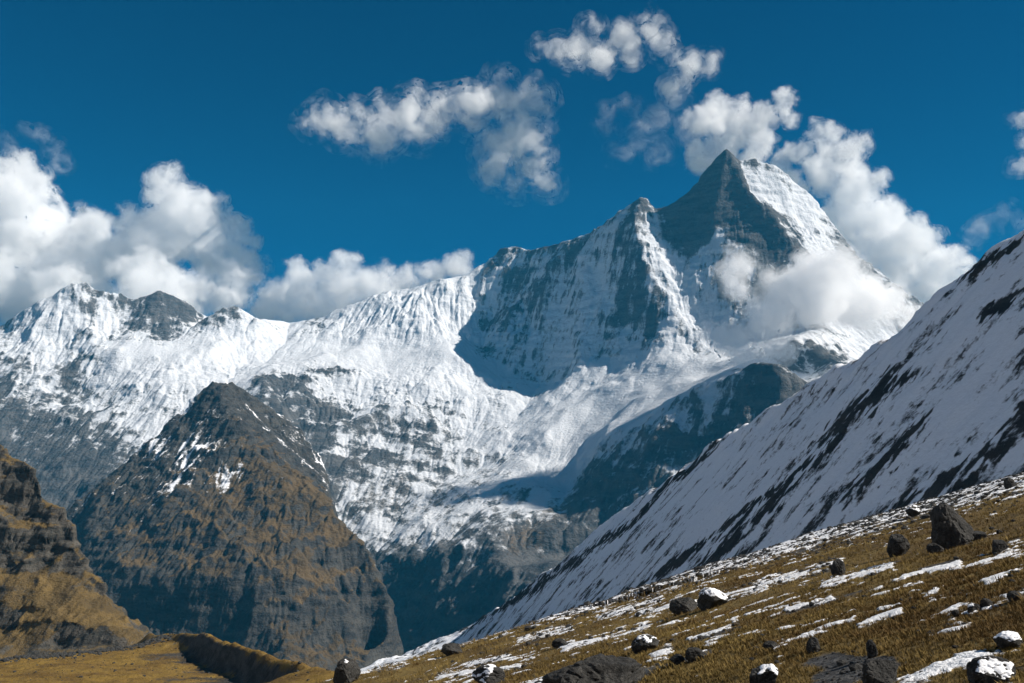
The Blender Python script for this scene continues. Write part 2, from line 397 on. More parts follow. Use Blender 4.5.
M_FAR = terrain_mat('alpine_rock_and_snow', 22, (.05, .055, .06), (.11, .108, .105), (.15, .115, .08), (.10, .085, .065), snow=(.62, .64, .67), snow_smooth=0.45, bump=1.2)
f = field_from([SKYLINE, RIDGE_A, RIB, WALL_BASE, SPUR, SHELF_EDGE], LOOSE, behind_of(SKYLINE), -6700, 4700, 4900, 11700, 9)
def detail_massif(f):
    f.h = blur(f.h, 1.7)
    X, Y = f.X, f.Y
    uv = to_uv(X, Y, f.h)
    calm = np.clip(1 - 0.75 * blob(uv, 725, 200, 75, 55) - 0.5 * blob(uv, 820, 235, 50, 60), 0.2, 1)      # the smooth pyramid
    flute = np.clip(1.3 * blob(uv, 420, 312, 75, 28) + blob(uv, 60, 330, 60, 30) + .7 * blob(uv, 815, 240, 45, 60) + .6 * blob(uv, 700, 270, 40, 40) + .4 * blob(uv, 235, 340, 30, 25), 0, 1)
    ice = np.clip(blob(uv, 380, 385, 130, 38) + blob(uv, 190, 365, 80, 20), 0, 1)
    gx, gy, sl = f.slope(5)
    wx = X + 120 * fbm2(X / 500, Y / 500, 3, seed=21); wy = Y + 120 * fbm2(X / 500 + 9, Y / 500, 3, seed=22)
    steep = sstep(0.3, 1.1, sl)
    f.h += (ridged2(wx / 800, wy / 800, 7, gain=.5, seed=31) - 0.45) * (45 + 95 * steep) * calm
    f.h += (ridged2(wx / 260 + 3, wy / 260, 5, seed=41) - .4) * 42 * steep * calm
    f.erode(110000, 32, seed=3, maxd=12)
    fl = f.streaks(20, 4, seed=5, scale=1.1)
    f.h += fl * 7.0 * flute
    f.h += fbm2(X / 90, Y / 90, 5, gain=.62, seed=40) * (9 + 22 * steep) * calm
    f.h += ice * (np.abs(fbm2(wx / 130, wy / 60, 4, seed=45)) * 45 - 8)
    _, _, sl2 = f.slope(0.6); _, _, sl3 = f.slope(5)
    lap = blur(f.h, 3) - f.h
    st1 = f.streaks(26, 6, seed=8, scale=1.8); st2 = f.streaks(14, 3, seed=9, scale=0.8)
    n0 = fbm2(wx / 600, wy / 600, 4, seed=48); n1 = fbm2(wx / 200, wy / 200, 5, gain=.6, seed=50)
    n2 = fbm2(X / 70, Y / 70, 4, gain=.65, seed=51)
    band_ = fbm2(X / 700, (f.h + 0.25 * X) / 75, 4, gain=.6, seed=53)            # tilted rock layers
    snow = blur(f.att[0], 2.5)
    mixd = 1 - np.abs(snow - .5) * 1.1
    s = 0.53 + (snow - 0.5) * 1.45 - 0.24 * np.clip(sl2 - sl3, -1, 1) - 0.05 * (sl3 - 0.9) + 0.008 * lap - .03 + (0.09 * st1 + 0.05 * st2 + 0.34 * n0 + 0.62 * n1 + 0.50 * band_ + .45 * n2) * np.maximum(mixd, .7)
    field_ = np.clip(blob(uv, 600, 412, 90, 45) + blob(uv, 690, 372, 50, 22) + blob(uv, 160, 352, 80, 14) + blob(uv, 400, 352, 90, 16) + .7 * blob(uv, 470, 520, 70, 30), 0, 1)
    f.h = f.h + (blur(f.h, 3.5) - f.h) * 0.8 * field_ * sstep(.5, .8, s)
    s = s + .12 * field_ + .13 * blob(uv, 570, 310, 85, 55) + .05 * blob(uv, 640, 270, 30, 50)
    f.h = f.h + (blur(f.h, 2.0) - f.h) * 0.5 * sstep(.55, .9, s) * (1 - flute)
    earth = blur(f.att[1], 4) + 0.3 * n1 + .06 * st1
    return s, earth
s, e = detail_massif(f)
cx, cy_ = crag(f, 26, 150, 301)
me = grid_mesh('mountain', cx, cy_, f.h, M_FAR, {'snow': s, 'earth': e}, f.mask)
prop(link('mountain', me), 'snow covered massif with a sharp pyramid summit and hanging glaciers', 'mountain', kind='structure')

# ------------------------------------------------------------------ the brown spur in the middle distance
M_SPUR = terrain_mat('brown_spur', 12, (.034, .034, .034), (.07, .066, .058), (.115, .078, .036), (.075, .055, .03), edge=0.15, bump=1.3)
ridge = [(212, 378, 5600, .15, .0), (222, 394, 5420, .15, .0), (238, 424, 5190, .25, .4), (262, 460, 4920, .1, .8), (300, 488, 4720, .05, .8), (340, 512, 4600, 0, .8), (375, 545, 4480, 0, .8), (393, 588, 4330, 0, .7), (386, 622, 4230, 0, .7), (366, 655, 4100, 0, .6)]
left_e = [(212, 378, 5600, .15, .1), (190, 400, 5520, .4, .1), (160, 430, 5380, .4, .1), (120, 465, 5200, .3, .2), (75, 500, 5000, .2, .3), (30, 540, 4850, .1, .3)]
right_e = [(212, 378, 5600, .15, .1), (236, 383, 5680, .2, 0), (270, 408, 5780, .35, 0), (304, 430, 5750, .3, 0), (325, 458, 5600, .3, 0), (332, 490, 5150, .2, .2), (340, 512, 4600, 0, .8)]
cl_top = [(112, 585, 4330, 0, .5), (150, 583, 4260, 0, .5), (190, 580, 4200, 0, .5), (228, 578, 4160, 0, .6)]
cl_bot = [(118, 630, 4290, 0, .0), (150, 633, 4215, 0, .0), (190, 634, 4150, 0, .0), (228, 640, 4100, 0, .1)]
loose = [(100, 540, 4650, 0, .4), (60, 580, 4500, 0, .3), (150, 500, 4780, .25, .5), (200, 450, 5060, .45, .3), (190, 480, 4880, .4, .6), (230, 480, 4830, .3, .7), (180, 530, 4520, .05, .6), (240, 530, 4460, 0, .6), (300, 530, 4450, 0, .6), (345, 560, 4420, 0, .6), (300, 570, 4230, 0, .75), (352, 610, 4215, 0, .6), (374, 602, 4300, 0, .5), (366, 575, 4400, 0, .6), (250, 570, 4200, 0, .6), (280, 620, 4060, 0, .6), (330, 650, 4030, 0, .5), (250, 655, 3980, 0, .2), (180, 660, 4000, 0, .2), (100, 660, 4100, 0, .2), (300, 690, 3700, 0, .3), (100, 690, 3800, 0, .2), (352, 690, 3850, 0, .2), (0, 640, 4200, 0, .2), (-20, 690, 3900, 0, .2),
    (262, 428, 5450, .3, .1), (295, 455, 5250, .25, .1)]
behind = skirt(ridge[5:], 7, 720, 1.03) + skirt(right_e[1:6], 7, 600, 1.04) + skirt(left_e[1:], -7, 640, 1.04) + [(-2600, 5600, -1400, 0, 0), (-2600, 6800, -1400, 0, 0), (-200, 6800, -1450, 0, 0), (-200, 4700, -1450, 0, 0), (*P(372, 740, 3800), 0, 0)]
f = field_from([ridge, left_e, right_e, cl_top, cl_bot], loose, behind, -2700, -150, 3700, 6900, 5.5)
def detail_spur(f):
    X, Y = f.X, f.Y
    f.h = blur(f.h, 4)
    e_ = np.array([P(*r_[:3])[:2] for r_ in right_e[3:-1] + ridge[5:]])[::-1]
    xe = np.interp(Y, e_[:, 1], e_[:, 0])
    flank = 2.6 * np.maximum(X - xe - 12, 0)
    _, _, sl = f.slope(6)
    wx = X + 60 * fbm2(X / 250, Y / 250, 3, seed=71); wy = Y + 60 * fbm2(X / 250 + 9, Y / 250, 3, seed=72)
    f.h += (ridged2(wx / 420, wy / 420, 6, seed=61) - 0.45) * 62
    f.erode(50000, 40, seed=13, maxd=9)
    f.h -= flank
    # rock bands that step the slope
    zz = f.h + 40 * fbm2(X / 300, Y / 300, 4, seed=77)
    f.h += 10 * np.sin(zz / 24) * sstep(-.1, .3, fbm2(X / 350, Y / 350, 3, seed=78))
    f.h += f.streaks(12, 4, seed=15, scale=1.2) * 0.8 + fbm2(X / 60, Y / 60, 5, gain=.6, seed=79) * 16 + (ridged2(wx / 110, wy / 110, 4, seed=63) - .4) * 26
    _, _, sl2 = f.slope(0.8); _, _, sl3 = f.slope(5)
    st = f.streaks(14, 3, seed=19, scale=1.0); n1 = fbm2(X / 160, Y / 160, 5, seed=80)
    snow = 0.5 + (blur(f.att[0], 4) - 0.5) * 1.3 + 0.13 * st + 0.35 * n1 - 0.2 * (sl2 - sl3)
    earth = blur(f.att[1], 5) - 0.55 * (sl2 - 0.85) + 0.4 * n1 + 0.05 * st
    return snow, earth
s, e = detail_spur(f)
cx, cy_ = crag(f, 24, 75, 311, .5, 1.2)
me = grid_mesh('mountain_spur', cx, cy_, f.h, M_SPUR, {'snow': s, 'earth': e}, f.mask)
prop(link('mountain_spur', me), 'brown rocky spur with grassy ledges below the snow line', 'mountain spur', kind='structure')

# ------------------------------------------------------------------ the cliff and grassy terrace at the left
M_CLIFF = terrain_mat('layered_cliff', 4, (.04, .04, .036), (.10, .09, .075), (.155, .105, .04), (.095, .068, .032), edge=0.15, bump=1.3)
sil = [(-230, 395, 1500, 0, .6), (-130, 405, 1510, 0, .6), (-60, 420, 1500, 0, .6), (-20, 431, 1490, 0, .6), (0, 437, 1480, 0, .6), (15, 441, 1470, 0, .5), (30, 456, 1450, 0, .4), (45, 480, 1425, 0, .4), (62, 502, 1400, 0, .4), (76, 522, 1380, 0, .3), (88, 548, 1350, 0, .3), (97, 570, 1330, 0, .3), (115, 600, 1290, 0, .4), (132, 622, 1240, 0, .4), (150, 646, 1190, 0, .4)]
cbase = [(-230, 560, 1360, 0, .4), (-60, 570, 1350, 0, .4), (0, 572, 1340, 0, .5), (30, 575, 1330, 0, .5), (60, 582, 1310, 0, .4), (85, 590, 1290, 0, .3)]
gtop = [(-20, 648, 1240, 0, .3), (22, 640, 1225, 0, .5), (50, 618, 1240, 0, .9), (80, 622, 1220, 0, .5), (110, 630, 1200, 0, .4), (132, 640, 1180, 0, .3)]
gbot = [(-20, 660, 1190, 0, 0), (25, 660, 1190, 0, 0), (55, 648, 1212, 0, 0), (85, 650, 1190, 0, 0), (115, 652, 1170, 0, 0), (140, 655, 1150, 0, .2)]
loose = [(0, 500, 1420, 0, .5), (30, 515, 1400, 0, .4), (60, 545, 1365, 0, .3), (0, 530, 1380, 0, .2), (0, 605, 1290, 0, .65), (50, 600, 1275, 0, .75), (90, 608, 1262, 0, .5), (-60, 640, 1240, 0, .6), (-230, 640, 1240, 0, .6), (-230, 700, 1000, 0, .3), (-60, 690, 1000, 0, .3), (50, 690, 1000, 0, .3), (150, 690, 1000, 0, .3), (220, 690, 1000, 0, .3)]
behind = skirt(sil[3:-3], 5, 740, 1.03) + [(-1500, 1740, -300, 0, 0), (-1100, 1740, -400, 0, 0), (-700, 1740, -500, 0, 0), (-400, 1500, -480, 0, 0), (-350, 1250, -450, 0, 0)]
f = field_from([sil, cbase, gtop, gbot], loose, behind, -1400, -300, 950, 1750, 2.0)
def detail_cliff(f):
    X, Y = f.X, f.Y
    f.h = blur(f.h, 2.5)
    _, _, sl = f.slope(5)
    steep = sstep(0.7, 1.3, sl)
    f.h += (ridged2(X / 120, Y / 120, 5, seed=101) - 0.45) * (4 + 22 * steep) + fbm2(X / 200, Y / 200, 4, seed=103) * 8
    f.h += (fbm2(X / 26, Y / 26, 5, gain=.65, seed=104) * 4.0 + (ridged2(X / 48, Y / 48, 5, gain=.6, seed=105) - .4) * 9)
    zz = f.h + 10 * fbm2(X / 60, Y / 60, 4, seed=107)
    f.h += 3.2 * np.sin(zz / 5.2) * steep + 5.0 * np.sin(zz / 13 + 1.0) * steep
    f.h += fbm2(X / 9, Y / 9, 3, seed=109) * (0.6 + 2.2 * steep)
    _, _, sl2 = f.slope(0.8); n1 = fbm2(X / 40, Y / 40, 5, seed=110)
    earth = 0.2 + blur(f.att[1], 5) - 0.55 * (sl2 - 0.8) + 0.35 * n1
    return np.zeros_like(f.h) - 0.4, earth
s, e = detail_cliff(f)
cx, cy_ = crag(f, 9, 26, 321, .6, 1.2, .9)
me = grid_mesh('cliff', cx, cy_, f.h, M_CLIFF, {'snow': s, 'earth': e}, f.mask)
prop(link('cliff', me), 'layered dark cliff with golden grass terraces at the valley side', 'cliff', kind='structure')

# ------------------------------------------------------------------ the shaded snow slope on the right
A_, C_ = 1.10, -310.0
def Yp(u, v):
    x, y, z = P(u, v, 1.0)
    return C_ / (z - A_ * x)
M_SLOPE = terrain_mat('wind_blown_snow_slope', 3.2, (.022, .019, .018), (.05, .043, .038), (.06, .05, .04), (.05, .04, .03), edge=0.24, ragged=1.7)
cr = [(1150, 140), (1090, 180), (1024, 228), (1000, 244), (985, 254), (968, 273), (955, 287), (930, 305), (905, 322), (880, 340), (850, 361), (825, 374), (780, 400), (740, 426), (700, 450), (670, 474), (640, 496), (600, 525), (560, 561), (530, 582), (500, 607), (470, 625), (440, 640), (410, 651), (380, 659), (350, 668)]
_Yp = Yp
def Yp(u, v): return min(_Yp(u, v), 1950 - max(0, 440 - u) * 1.0)
crest = [(u, v, Yp(u, v), .6) for u, v in cr]
low = [(u, v, Yp(u, v), .6) for u, v in ((1150, 470), (1024, 500), (900, 530), (800, 560), (700, 590), (600, 622), (540, 640))]
for u, vc, v in ((352, 666, 673), (380, 659, 668), (410, 651, 664), (450, 635, 653), (480, 620, 643)):
    z_ = P(u, vc, Yp(u, vc))[2] * 1.0; low.append((u, v, z_ / P(u, v, 1.0)[2], .9))
loose = [(u, v, Yp(u, v), .6) for u, v in ((1024, 350), (960, 400), (900, 430), (800, 470), (700, 530), (620, 570), (550, 600), (1100, 300))]
behind = []
for u, v in cr:
    x, y, z = P(u, v, Yp(u, v)); behind.append((x + 260, y + 240, z - 160, .6, 0))
base_pts = []
for (u, v, Y, s_) in low[:7]:
    x, y, z = P(u, v, Y); base_pts.append((x - 60, y - 90, z - 45, .6, 0)); base_pts.append((x - 160, y - 260, z - 70, .6, 0))
f = field_from([crest], loose + low, behind + base_pts, -520, 1400, 60, 2300, 2.9)
def detail_slope(f):
    X, Y = f.X, f.Y
    f.h = blur(f.h, 2.0)
    cq = np.array([P(u, v, Yp(u, v))[:2] for u, v in cr]); dc = np.min([np.hypot(X - q[0], Y - q[1]) for q in np.concatenate([cq[:-1] + (cq[1:] - cq[:-1]) * t for t in (0, .33, .66)])], 0)
    rim = np.exp(-(dc / 60) ** 2)
    f.h += rim * (ridged2(X / 55, Y / 55, 5, gain=.6, seed=141) - .4) * 10
    # broad folds running down the fall line (along -x), plus rills
    f.h += fbm2(X / 420, Y / 110, 4, seed=131) * 7 + fbm2(X / 90, Y / 34, 4, seed=133) * 2.4
    st = f.streaks(40, 10, seed=31, scale=1.6); st2 = f.streaks(18, 6, seed=33, scale=0.8)
    big = f.streaks(60, 12, seed=35, scale=4.5)
    f.h += st * 0.3 + fbm2(X / 10, Y / 10, 4, gain=.6, seed=135) * 1.0 + fbm2(X / 150, Y / 150, 4, seed=136) * 6
    n1 = fbm2(X / 120, Y / 60, 4, seed=137); n2 = fbm2(X / 22, Y / 22, 4, seed=138)
    z = f.h
    n3 = fbm2(X / 60 + 4, Y / 40, 5, gain=.62, seed=139); n4 = fbm2(X / 8, Y / 8, 3, gain=.65, seed=140)
    uu, vv = to_uv(X, Y, z); low_ = sstep(70, 0, (657 - 0.278 * (uu - 370)) - vv)
    snow = 0.85 - 0.15 * low_ - 0.10 * np.maximum(big - 0.6, 0) * (1 + 2.5 * n3) + 0.06 * st + 0.06 * st2 + 0.30 * n1 + 0.75 * n2 + 0.55 * n3 + 0.60 * n4
    return snow, np.zeros_like(snow)
s, e = detail_slope(f)
SLOPE = f
# the long bands of bare dark rock, given by the ends of each band
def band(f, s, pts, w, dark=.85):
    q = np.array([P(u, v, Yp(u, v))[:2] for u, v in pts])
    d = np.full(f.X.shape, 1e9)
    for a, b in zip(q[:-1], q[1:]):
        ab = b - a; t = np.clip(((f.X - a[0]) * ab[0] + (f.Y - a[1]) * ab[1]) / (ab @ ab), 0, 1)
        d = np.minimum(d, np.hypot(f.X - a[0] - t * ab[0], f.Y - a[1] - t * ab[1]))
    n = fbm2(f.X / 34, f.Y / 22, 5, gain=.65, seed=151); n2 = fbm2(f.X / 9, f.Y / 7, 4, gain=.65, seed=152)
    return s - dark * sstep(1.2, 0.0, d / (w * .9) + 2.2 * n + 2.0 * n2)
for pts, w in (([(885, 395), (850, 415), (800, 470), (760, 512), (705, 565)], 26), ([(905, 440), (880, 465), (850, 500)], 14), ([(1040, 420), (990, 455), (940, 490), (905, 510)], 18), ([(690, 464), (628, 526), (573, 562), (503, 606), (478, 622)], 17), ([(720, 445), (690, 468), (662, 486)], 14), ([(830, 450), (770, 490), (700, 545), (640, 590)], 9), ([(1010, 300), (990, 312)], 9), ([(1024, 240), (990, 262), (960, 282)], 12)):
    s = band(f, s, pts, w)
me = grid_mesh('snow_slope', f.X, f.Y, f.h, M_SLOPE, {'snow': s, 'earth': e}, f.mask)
prop(link('snow_slope', me), 'steep shaded snow slope streaked with bare dark rock', 'slope', kind='structure')

# ------------------------------------------------------------------ the grassy moraine at the lower left
M_MOR = terrain_mat('moraine_grass', 2.0, (.03, .028, .025), (.07, .066, .06), (.22, .14, .032), (.12, .072, .02), edge=0.1, bump=1.4)  # rock tones lowered to deepen the shade of the bank
mtop = [(-220, 690, 690, 0, 1), (-60, 668, 700, 0, 1), (20, 658, 720, 0, 1), (60, 656, 740, 0, 1), (130, 647, 800, 0, 1), (158, 637, 850, 0, .9)]
ridge = [(150, 632, 950, 0, .7), (165, 631, 880, 0, .6), (200, 631, 760, 0, .5), (230, 641, 640, 0, .7), (270, 655, 540, 0, .9), (310, 664, 460, 0, .9), (340, 671, 390, .2, .9), (365, 700, 300, .3, .9)]
trough = [(164, 642, 884, 0, .3), (200, 661, 705, 0, .2), (225, 674, 610, 0, .2), (250, 685, 538, 0, .2), (275, 700, 470, 0, .2)]  # low earth: bank coloured as dark rock to deepen its shade
loose = [(-220, 730, 420, 0, 1), (-60, 710, 400, 0, 1), (0, 710, 380, 0, 1), (100, 710, 370, 0, 1), (180, 710, 380, 0, .9), (100, 670, 590, 0, 1), (170, 670, 640, 0, .8), (0, 685, 500, 0, 1)]
behind = [(-520, 950, -330, 0, .3), (-380, 1050, -340, 0, .3), (-300, 1100, -340, 0, .3), (-120, 800, -260, .3, .5), (-60, 620, -210, .5, .5), (-20, 450, -160, .6, .5), (-10, 250, -110, .5, .5), (-200, 250, -130, 0, 1), (-400, 300, -140, 0, 1)]
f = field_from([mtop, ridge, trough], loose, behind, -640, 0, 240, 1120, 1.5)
X, Y = f.X, f.Y
f.h = blur(f.h, 1.6) + fbm2(X / 40, Y / 40, 5, seed=171) * 3.0 + fbm2(X / 9, Y / 9, 4, gain=.65, seed=172) * 1.7
n1 = fbm2(X / 30, Y / 30, 5, seed=173)
_, _, sl = f.slope(1)
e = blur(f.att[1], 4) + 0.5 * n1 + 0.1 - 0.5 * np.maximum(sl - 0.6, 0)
s = blur(f.att[0], 3) + 0.6 * n1 - .1
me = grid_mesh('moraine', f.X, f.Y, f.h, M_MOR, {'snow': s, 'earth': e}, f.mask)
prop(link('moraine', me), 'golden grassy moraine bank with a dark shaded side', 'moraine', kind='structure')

MOR = f
# ------------------------------------------------------------------ the meadow in the foreground
PA, PB, PC = 0.278, -0.199, -2.9
EDGE = [P(300, 690, 100), P(330, 678, 150), P(360, 669, 155), P(400, 661, 146), P(460, 646, 136), P(550, 618, 165), P(612, 602, 160), P(700, 569, 260), P(860, 522, 330), P(1024, 477, 290), P(1120, 452, 280)]
def meadow_drop(X, Y):
    """Signed distance beyond the brow of the meadow."""
    q = np.array([(p[0], p[1]) for p in EDGE]); q = np.vstack([q[0] + (q[0] - q[1]) * 4, q, q[-1] + (q[-1] - q[-2]) * 6])
    d = np.full(X.shape, 1e9); sg = np.ones(X.shape)
    for a, b in zip(q[:-1], q[1:]):
        ab = b - a; t = np.clip(((X - a[0]) * ab[0] + (Y - a[1]) * ab[1]) / (ab @ ab), 0, 1)
        dd = np.hypot(X - a[0] - t * ab[0], Y - a[1] - t * ab[1])
        c = ab[0] * (Y - a[1]) - ab[1] * (X - a[0])
        m = dd < d; d = np.where(m, dd, d); sg = np.where(m, np.sign(c), sg)
    return d * sg
def meadow_h(X, Y):
    D = np.hypot(X, Y)
    h = PA * X + PB * Y + PC
    d = meadow_drop(X, Y)
    h = h - 0.55 * (np.sqrt(np.maximum(d, 0) ** 2 + 36) - 6) * (d > 0)
    far = sstep(20, 120, D)
    h = h + fbm2(X / 34, Y / 34, 3, seed=201) * (0.35 + 1.6 * far) + fbm2(X / 6, Y / 6, 4, seed=203) * (0.16 + 0.3 * far) + fbm2(X / 1.3, Y / 1.3, 3, seed=205) * 0.06
    return h
nr, na = 980, 1350
rr = 4.5 * (520 / 4.5) ** (np.linspace(0, 1, nr)); aa = np.linspace(R(-24), R(44), na)
AA, RR = np.meshgrid(aa, rr)
X, Y = RR * np.sin(AA), RR * np.cos(AA)
H = meadow_h(X, Y)
brow = meadow_drop(X, Y)
mats = nodes
m_meadow, nt, n_, l_ = nodes('alpine_meadow'); g = G(nt); p = g.pos()
fine = g.noise(p, 3.0, 5, 0.7); mid = g.noise(p, 0.35, 5, 0.65); big = g.noise(p, 0.05, 4, 0.6)
gr = g.mix(g.ramp(mid, 0.35, 0.65), (.14, .092, .026), (.22, .155, .05))
gr = g.mix(g.ramp(big, 0.4, 0.65), gr, (.10, .064, .022))
gr = g.mix(g.math('MULTIPLY', g.ramp(fine, 0.45, 0.75), 0.75), gr, (.045, .03, .014))
st = g.voronoi(p, 0.9); rock = g.mix(g.ramp(fine, .3, .7), (.03, .03, .03), (.09, .09, .09))
col = g.mix(g.ramp(g.math('ADD', g.attr('earth'), g.math('MULTIPLY', g.math('SUBTRACT', fine, .5), .8)), .4, .6), rock, gr)
sn = g.math('ADD', g.attr('snow'), g.math('MULTIPLY', g.math('SUBTRACT', fine, .5), .7))
sm = g.ramp(sn, .44, .56)
col = g.mix(sm, col, (.82, .83, .85))
nb = g.bump(g.math('ADD', fine, mid), 0.9, 0.25)
g.bsdf(col, 0.9, nb, 0.15)
# snow patches and stony strips
def on_meadow(u, v):
    """Where the line of sight through (u, v) meets the meadow."""
    a = np.array(P(u, v, 1.0)); Ys = 6 * (500 / 6) ** np.linspace(0, 1, 700)
    z = meadow_h(a[0] * Ys, Ys) - a[2] * Ys
    k = np.nonzero(z > 0)[0]; k = k[0] if len(k) else len(Ys) - 1
    y = Ys[k]; return np.array((a[0] * y, y, float(meadow_h(np.array([a[0] * y]), np.array([y]))[0])))
PATCH = [(300, 682, 400, 664, 5), (462, 665, 512, 657, 3), (565, 648, 645, 626, 5), (640, 613, 700, 602, 4), (725, 596, 840, 562, 6), (790, 610, 832, 598, 4), (826, 586, 890, 566, 5), (905, 577, 957, 564, 4),
    (955, 618, 1030, 592, 11), (916, 640, 970, 622, 4), (822, 684, 882, 664, 9), (904, 686, 968, 660, 8), (958, 657, 1030, 645, 5), (640, 672, 668, 650, 6), (755, 682, 782, 662, 5), (690, 660, 735, 622, 5), (880, 610, 935, 592, 4),
    (985, 560, 1024, 545, 6), (860, 625, 900, 612, 4), (975, 677, 1030, 668, 4), (600, 618, 660, 600, 4), (520, 640, 570, 628, 4), (930, 600, 975, 585, 3), (975, 585, 1024, 570, 3), (440, 676, 520, 668, 3), (690, 640, 740, 628, 3), (530, 686, 570, 675, 6)]
def patches(u, v):
    d = np.full(u.shape, 9.0)
    for u0, v0, u1, v1, w in PATCH:
        a = np.array([u0, v0 * 1.3]); ab = np.array([u1, v1 * 1.3]) - a
        t = np.clip(((u - a[0]) * ab[0] + (v * 1.3 - a[1]) * ab[1]) / (ab @ ab), 0, 1)
        d = np.minimum(d, np.hypot(u - a[0] - t * ab[0], v * 1.3 - a[1] - t * ab[1]) / w)
    return d
def cover(X, Y, H, brow):
    u, v = to_uv(X, Y, H)
    al = X * 0.96 + Y * 0.27; ac = Y * 0.96 - X * 0.27
    w1 = fbm2(al / 9, ac / 7, 5, gain=.6, seed=211); w2 = fbm2(al / 1.9, ac / 1.3, 5, gain=.72, seed=213); w4 = fbm2(al / 4.5, ac / 2.6, 4, gain=.65, seed=214); w3 = fbm2(al / 50, ac / 40, 3, seed=215)
    band = sstep(34, 4, (v - (657 - 0.2775 * (u - 370))) * (1.0 + (1024 - u) / 900)) * sstep(380, 560, u)
    p = sstep(2.1, 0.0, patches(u, v) + 1.9 * w1 + 1.3 * w4)
    snow = 0.05 + 0.50 * band + 0.46 * p + 0.50 * w1 + 0.95 * w2 + 0.60 * w4 + 0.25 * w3
    stone = 0.88 - 0.45 * band - 0.30 * p + 0.75 * fbm2(al / 6, ac / 4, 5, gain=.6, seed=217) - 0.8 * blob((u, v), 835, 662, 42, 13)
    return snow, stone, band, p
snow, stone, band_m, patch_m = cover(X, Y, H, brow)
H = H + np.minimum(0.12, 0.03 + RR * .001) * sstep(0.42, 0.62, snow)
me = grid_mesh('meadow', X, Y, H, m_meadow, {'snow': snow, 'earth': stone})
prop(link('meadow', me), 'brown grass meadow with patches of snow', 'meadow', kind='structure')

# ------------------------------------------------------------------ boulders on the meadow
m_rock, nt, n_, l_ = nodes('boulder_rock'); g = G(nt); p = n_.new('ShaderNodeTexCoord').outputs['Object']
o1 = g.noise(p, 1.6, 6, 0.65); o2 = g.noise(p, 9.0, 5, 0.7)
c_ = g.mix(g.ramp(o1, .35, .65), (.022, .022, .021), (.05, .049, .046)); c_ = g.mix(g.ramp(o2, .54, .76), c_, (.11, .105, .095)); c_ = g.mix(g.ramp(o2, .48, .3), c_, (.010, .010, .010))
g.bsdf(c_, 0.85, g.bump(g.math('ADD', o1, o2), 0.8, 0.12), 0.2)
m_cap, nt, n_, l_ = nodes('boulder_snow'); g = G(nt)
g.bsdf((.84, .85, .87), 0.7, g.bump(g.noise(n_.new('ShaderNodeTexCoord').outputs['Object'], 6, 4, .6), 0.4, 0.05), 0.2)
_icos = {}
def icos(k):
    if k not in _icos:
        import bmesh
        bm = bmesh.new(); bmesh.ops.create_icosphere(bm, subdivisions=k, radius=1.0); bm.verts.ensure_lookup_table()
        _icos[k] = (np.array([v.co[:] for v in bm.verts]), np.array([[v.index for v in q.verts] for q in bm.faces])); bm.free()
    return _icos[k]
def rock_shape(rg, dims, sub=4, cuts=11, noise=0.10, lo=.60, hi=.92):
    V, F = icos(sub); V = V.copy()
    for _ in range(cuts):
        nrm = rg.normal(size=3); nrm[2] *= 0.8; nrm /= np.linalg.norm(nrm); d = rg.uniform(lo, hi)
        ov = np.maximum(V @ nrm - d, 0); V -= ov[:, None] * nrm
    V = V / np.abs(V).max(0)
    if noise:
        q_ = rg.uniform(0, 50); V = V * (1 + noise * fbm3(V * 2.2 + q_, 5, 0.65, 3) - .09 * np.maximum(0, .12 - np.abs(fbm3(V * 1.5 + q_ + 9, 3, .5, 4))) / .12)[:, None]
    return V * np.array(dims), F
